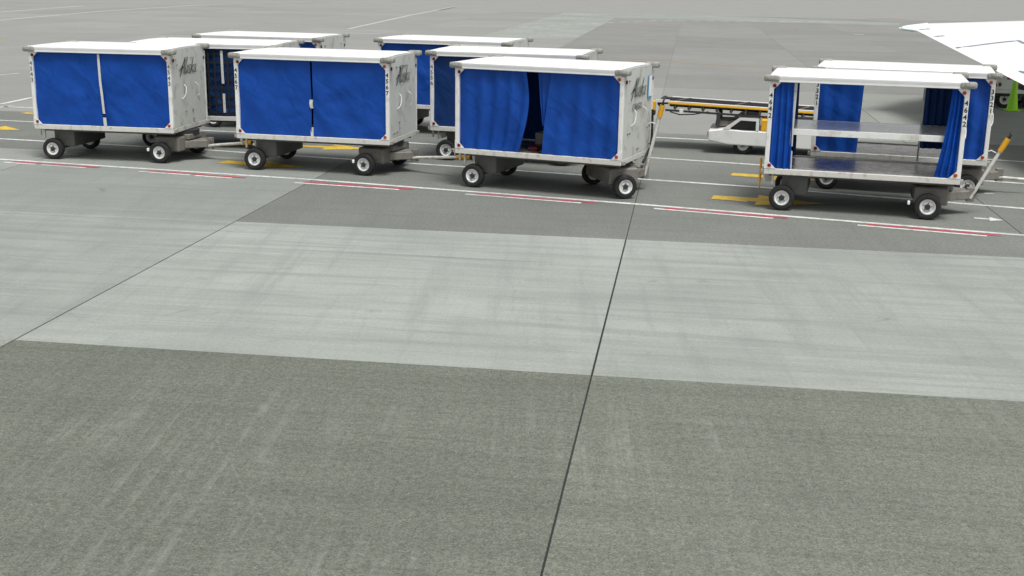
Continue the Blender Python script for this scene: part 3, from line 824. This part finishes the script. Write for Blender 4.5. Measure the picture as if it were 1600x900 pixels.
for i in range(ns):
    for k_ in range(n):
        a = i * n + k_; b_ = i * n + (k_ + 1) % n; Fc.append((a, b_, b_ + n, a + n))
Fc += [tuple(range(n))[::-1], tuple(ns * n + k_ for k_ in range(n))]
b = MB().raw(V, Fc); bmesh.ops.recalc_face_normals(b.bm, faces=b.bm.faces)
b.build('wing_skin', M['wing'], wr, 50)
T = wg_pts['T'] - O
tipc = (near0 + far0) / 2
b = MB(); V = []; Fc = []
for i in range(7):                      # rounded tip fairing
    a = i / 6; c0 = near0.lerp(T, a); c1 = far0.lerp(T + Vector((.1, .1, .01)), a); hh = .055 * math.sqrt(max(0, 1 - a ** 3)) + .012
    for k_ in range(10):
        q_ = 2 * pi * k_ / 10; m_ = (c0 + c1) / 2; r_ = (c1 - c0) / 2
        V.append(m_ + r_ * cos(q_) + Vector((0, 0, hh * sin(q_))))
for i in range(6):
    for k_ in range(10): Fc.append((i * 10 + k_, i * 10 + (k_ + 1) % 10, (i + 1) * 10 + (k_ + 1) % 10, (i + 1) * 10 + k_))
Fc += [tuple(range(10))[::-1], tuple(60 + k_ for k_ in range(10))]
b.raw([tuple(v) for v in V], Fc); bmesh.ops.recalc_face_normals(b.bm, faces=b.bm.faces); b.build('wing_tip', M['wing'], wr, 60)
b = MB(); c0 = near0.lerp(T, .15) + Vector((0, -.03, .0)); c1 = near0.lerp(T, .85)
b.tube([c0, c0.lerp(c1, .3), c0.lerp(c1, .7), c1], .045, 8).build('tip_light', M['tip'], wr, 60)
def seam(pts, w=.05):
    ps = [wing_pt(s, t) + Vector((0, 0, .006)) for s, t in pts]; V = []
    for i, p in enumerate(ps):
        d = (ps[min(i + 1, len(ps) - 1)] - ps[max(i - 1, 0)]); d = d.normalized(); nn = Vector((-d.y, d.x, 0)) * w / 2
        V += [tuple(p + nn), tuple(p - nn)]
    bb = MB().raw(V, [(2 * i, 2 * i + 1, 2 * i + 3, 2 * i + 2) for i in range(len(ps) - 1)])
    bb.bm.normal_update()
    for f_ in bb.bm.faces:
        if f_.normal.z < 0: f_.normal_flip()
    bb.build('panel_seam', M['seam'], wr)
def on_wing(px, py):
    """wing coordinates (s, t) of a surveyed spot, found on the plane of the wing"""
    best = None; a0, a1, b0, b1 = 0, 1.5, 0, 1
    for it in range(7):
        for i_ in range(13):
            for j_ in range(13):
                s_, t_ = a0 + (a1 - a0) * i_ / 12, b0 + (b1 - b0) * j_ / 12
                p = wing_pt(s_, t_) + O; d = p - Vector((0, 0, CAM_H)); zc = d.dot(_f)
                e = math.hypot(800 + F_PX * d.dot(_r) / zc - px, 450 - F_PX * d.dot(_u) / zc - py)
                if best is None or e < best[0]: best = (e, s_, t_)
        ws, wt = (a1 - a0) / 5, (b1 - b0) / 5
        a0, a1, b0, b1 = max(0, best[1] - ws), best[1] + ws, max(0, best[2] - wt), min(1, best[2] + wt)
    return best[1], best[2]
def seam_px(pts, w): seam([on_wing(*p) for p in pts], w)
seam_px([(1494, 74.5), (1515, 72.5), (1540, 69), (1565, 66), (1585, 64)], .1)
seam_px([(1589, 63), (1600, 68), (1608, 71)], .14)
seam_px([(1438, 46.3), (1452, 45)], .14)
seam_px([(1461, 57), (1475, 56)], .14)
seam_px([(1594, 111), (1604, 115)], .1)

# ------------------------------------------------------------------ service truck under the wing, cone
tr = thing('service_truck', 'white flat service truck standing under the wing behind the green cone', 'truck', at(1568, 169), radians(-8))
MB().box((-.55, 0, .42), (3.2, 1.6, .52), .015).build('chassis_frame', M['truck'], tr)
MB().box((-.5, .05, .33), (3.1, 1.55, .419), .01).build('under_frame', M['dark'], tr)
MB().prism([(-.5, .521), (.3, .521), (.3, 1.0), (-.1, .98), (-.5, .8)], .05, 1.5, 'y', .02).build('engine_box', M['truck'], tr)
MB().box((-.36, .03, .6), (-.28, .052, .74)).box((-.2, .03, .62), (-.13, .052, .72)).build('vent', M['dark'], tr)
MB().box((.02, .035, .82), (.2, .053, .88)).build('red_plate', M['red'], tr)
MB().box((.302, .1, .521), (.36, 1.45, 1.05), .01).build('screen_frame', M['rail'], tr)
MB().prism([(.5, .521), (1.2, .521), (1.1, .75), (.6, .75)], .1, 1.4, 'y', .02).build('seat_box', M['dark'], tr)
MB().prism([(1.3, .521), (3.1, .521), (3.1, .95), (1.4, .95)], .06, 1.5, 'y', .03).build('rear_body', M['truck'], tr)
for xx in (0.02, .75, 2.4):
    for yy, rz in ((.12, 0), (1.45, pi)): wheel(tr, xx, yy, .25, rz, 1.25)
cn = thing('traffic_cone', 'lime green traffic cone standing in front of the truck beneath the wing', 'cone', at(1581, 173))
MB().box((-.19, -.19, 0), (.19, .19, .035), .012).build('base', M['lime'], cn)
RX = Matrix.Rotation(pi / 2, 4, 'X')
MB().lathe([(0, -.95), (.03, -.95), (.04, -.93), (.155, -.036), (0, -.036)], 20, Matrix.Rotation(-pi / 2, 4, 'X')).build('cone_body', M['lime'], cn, 50)
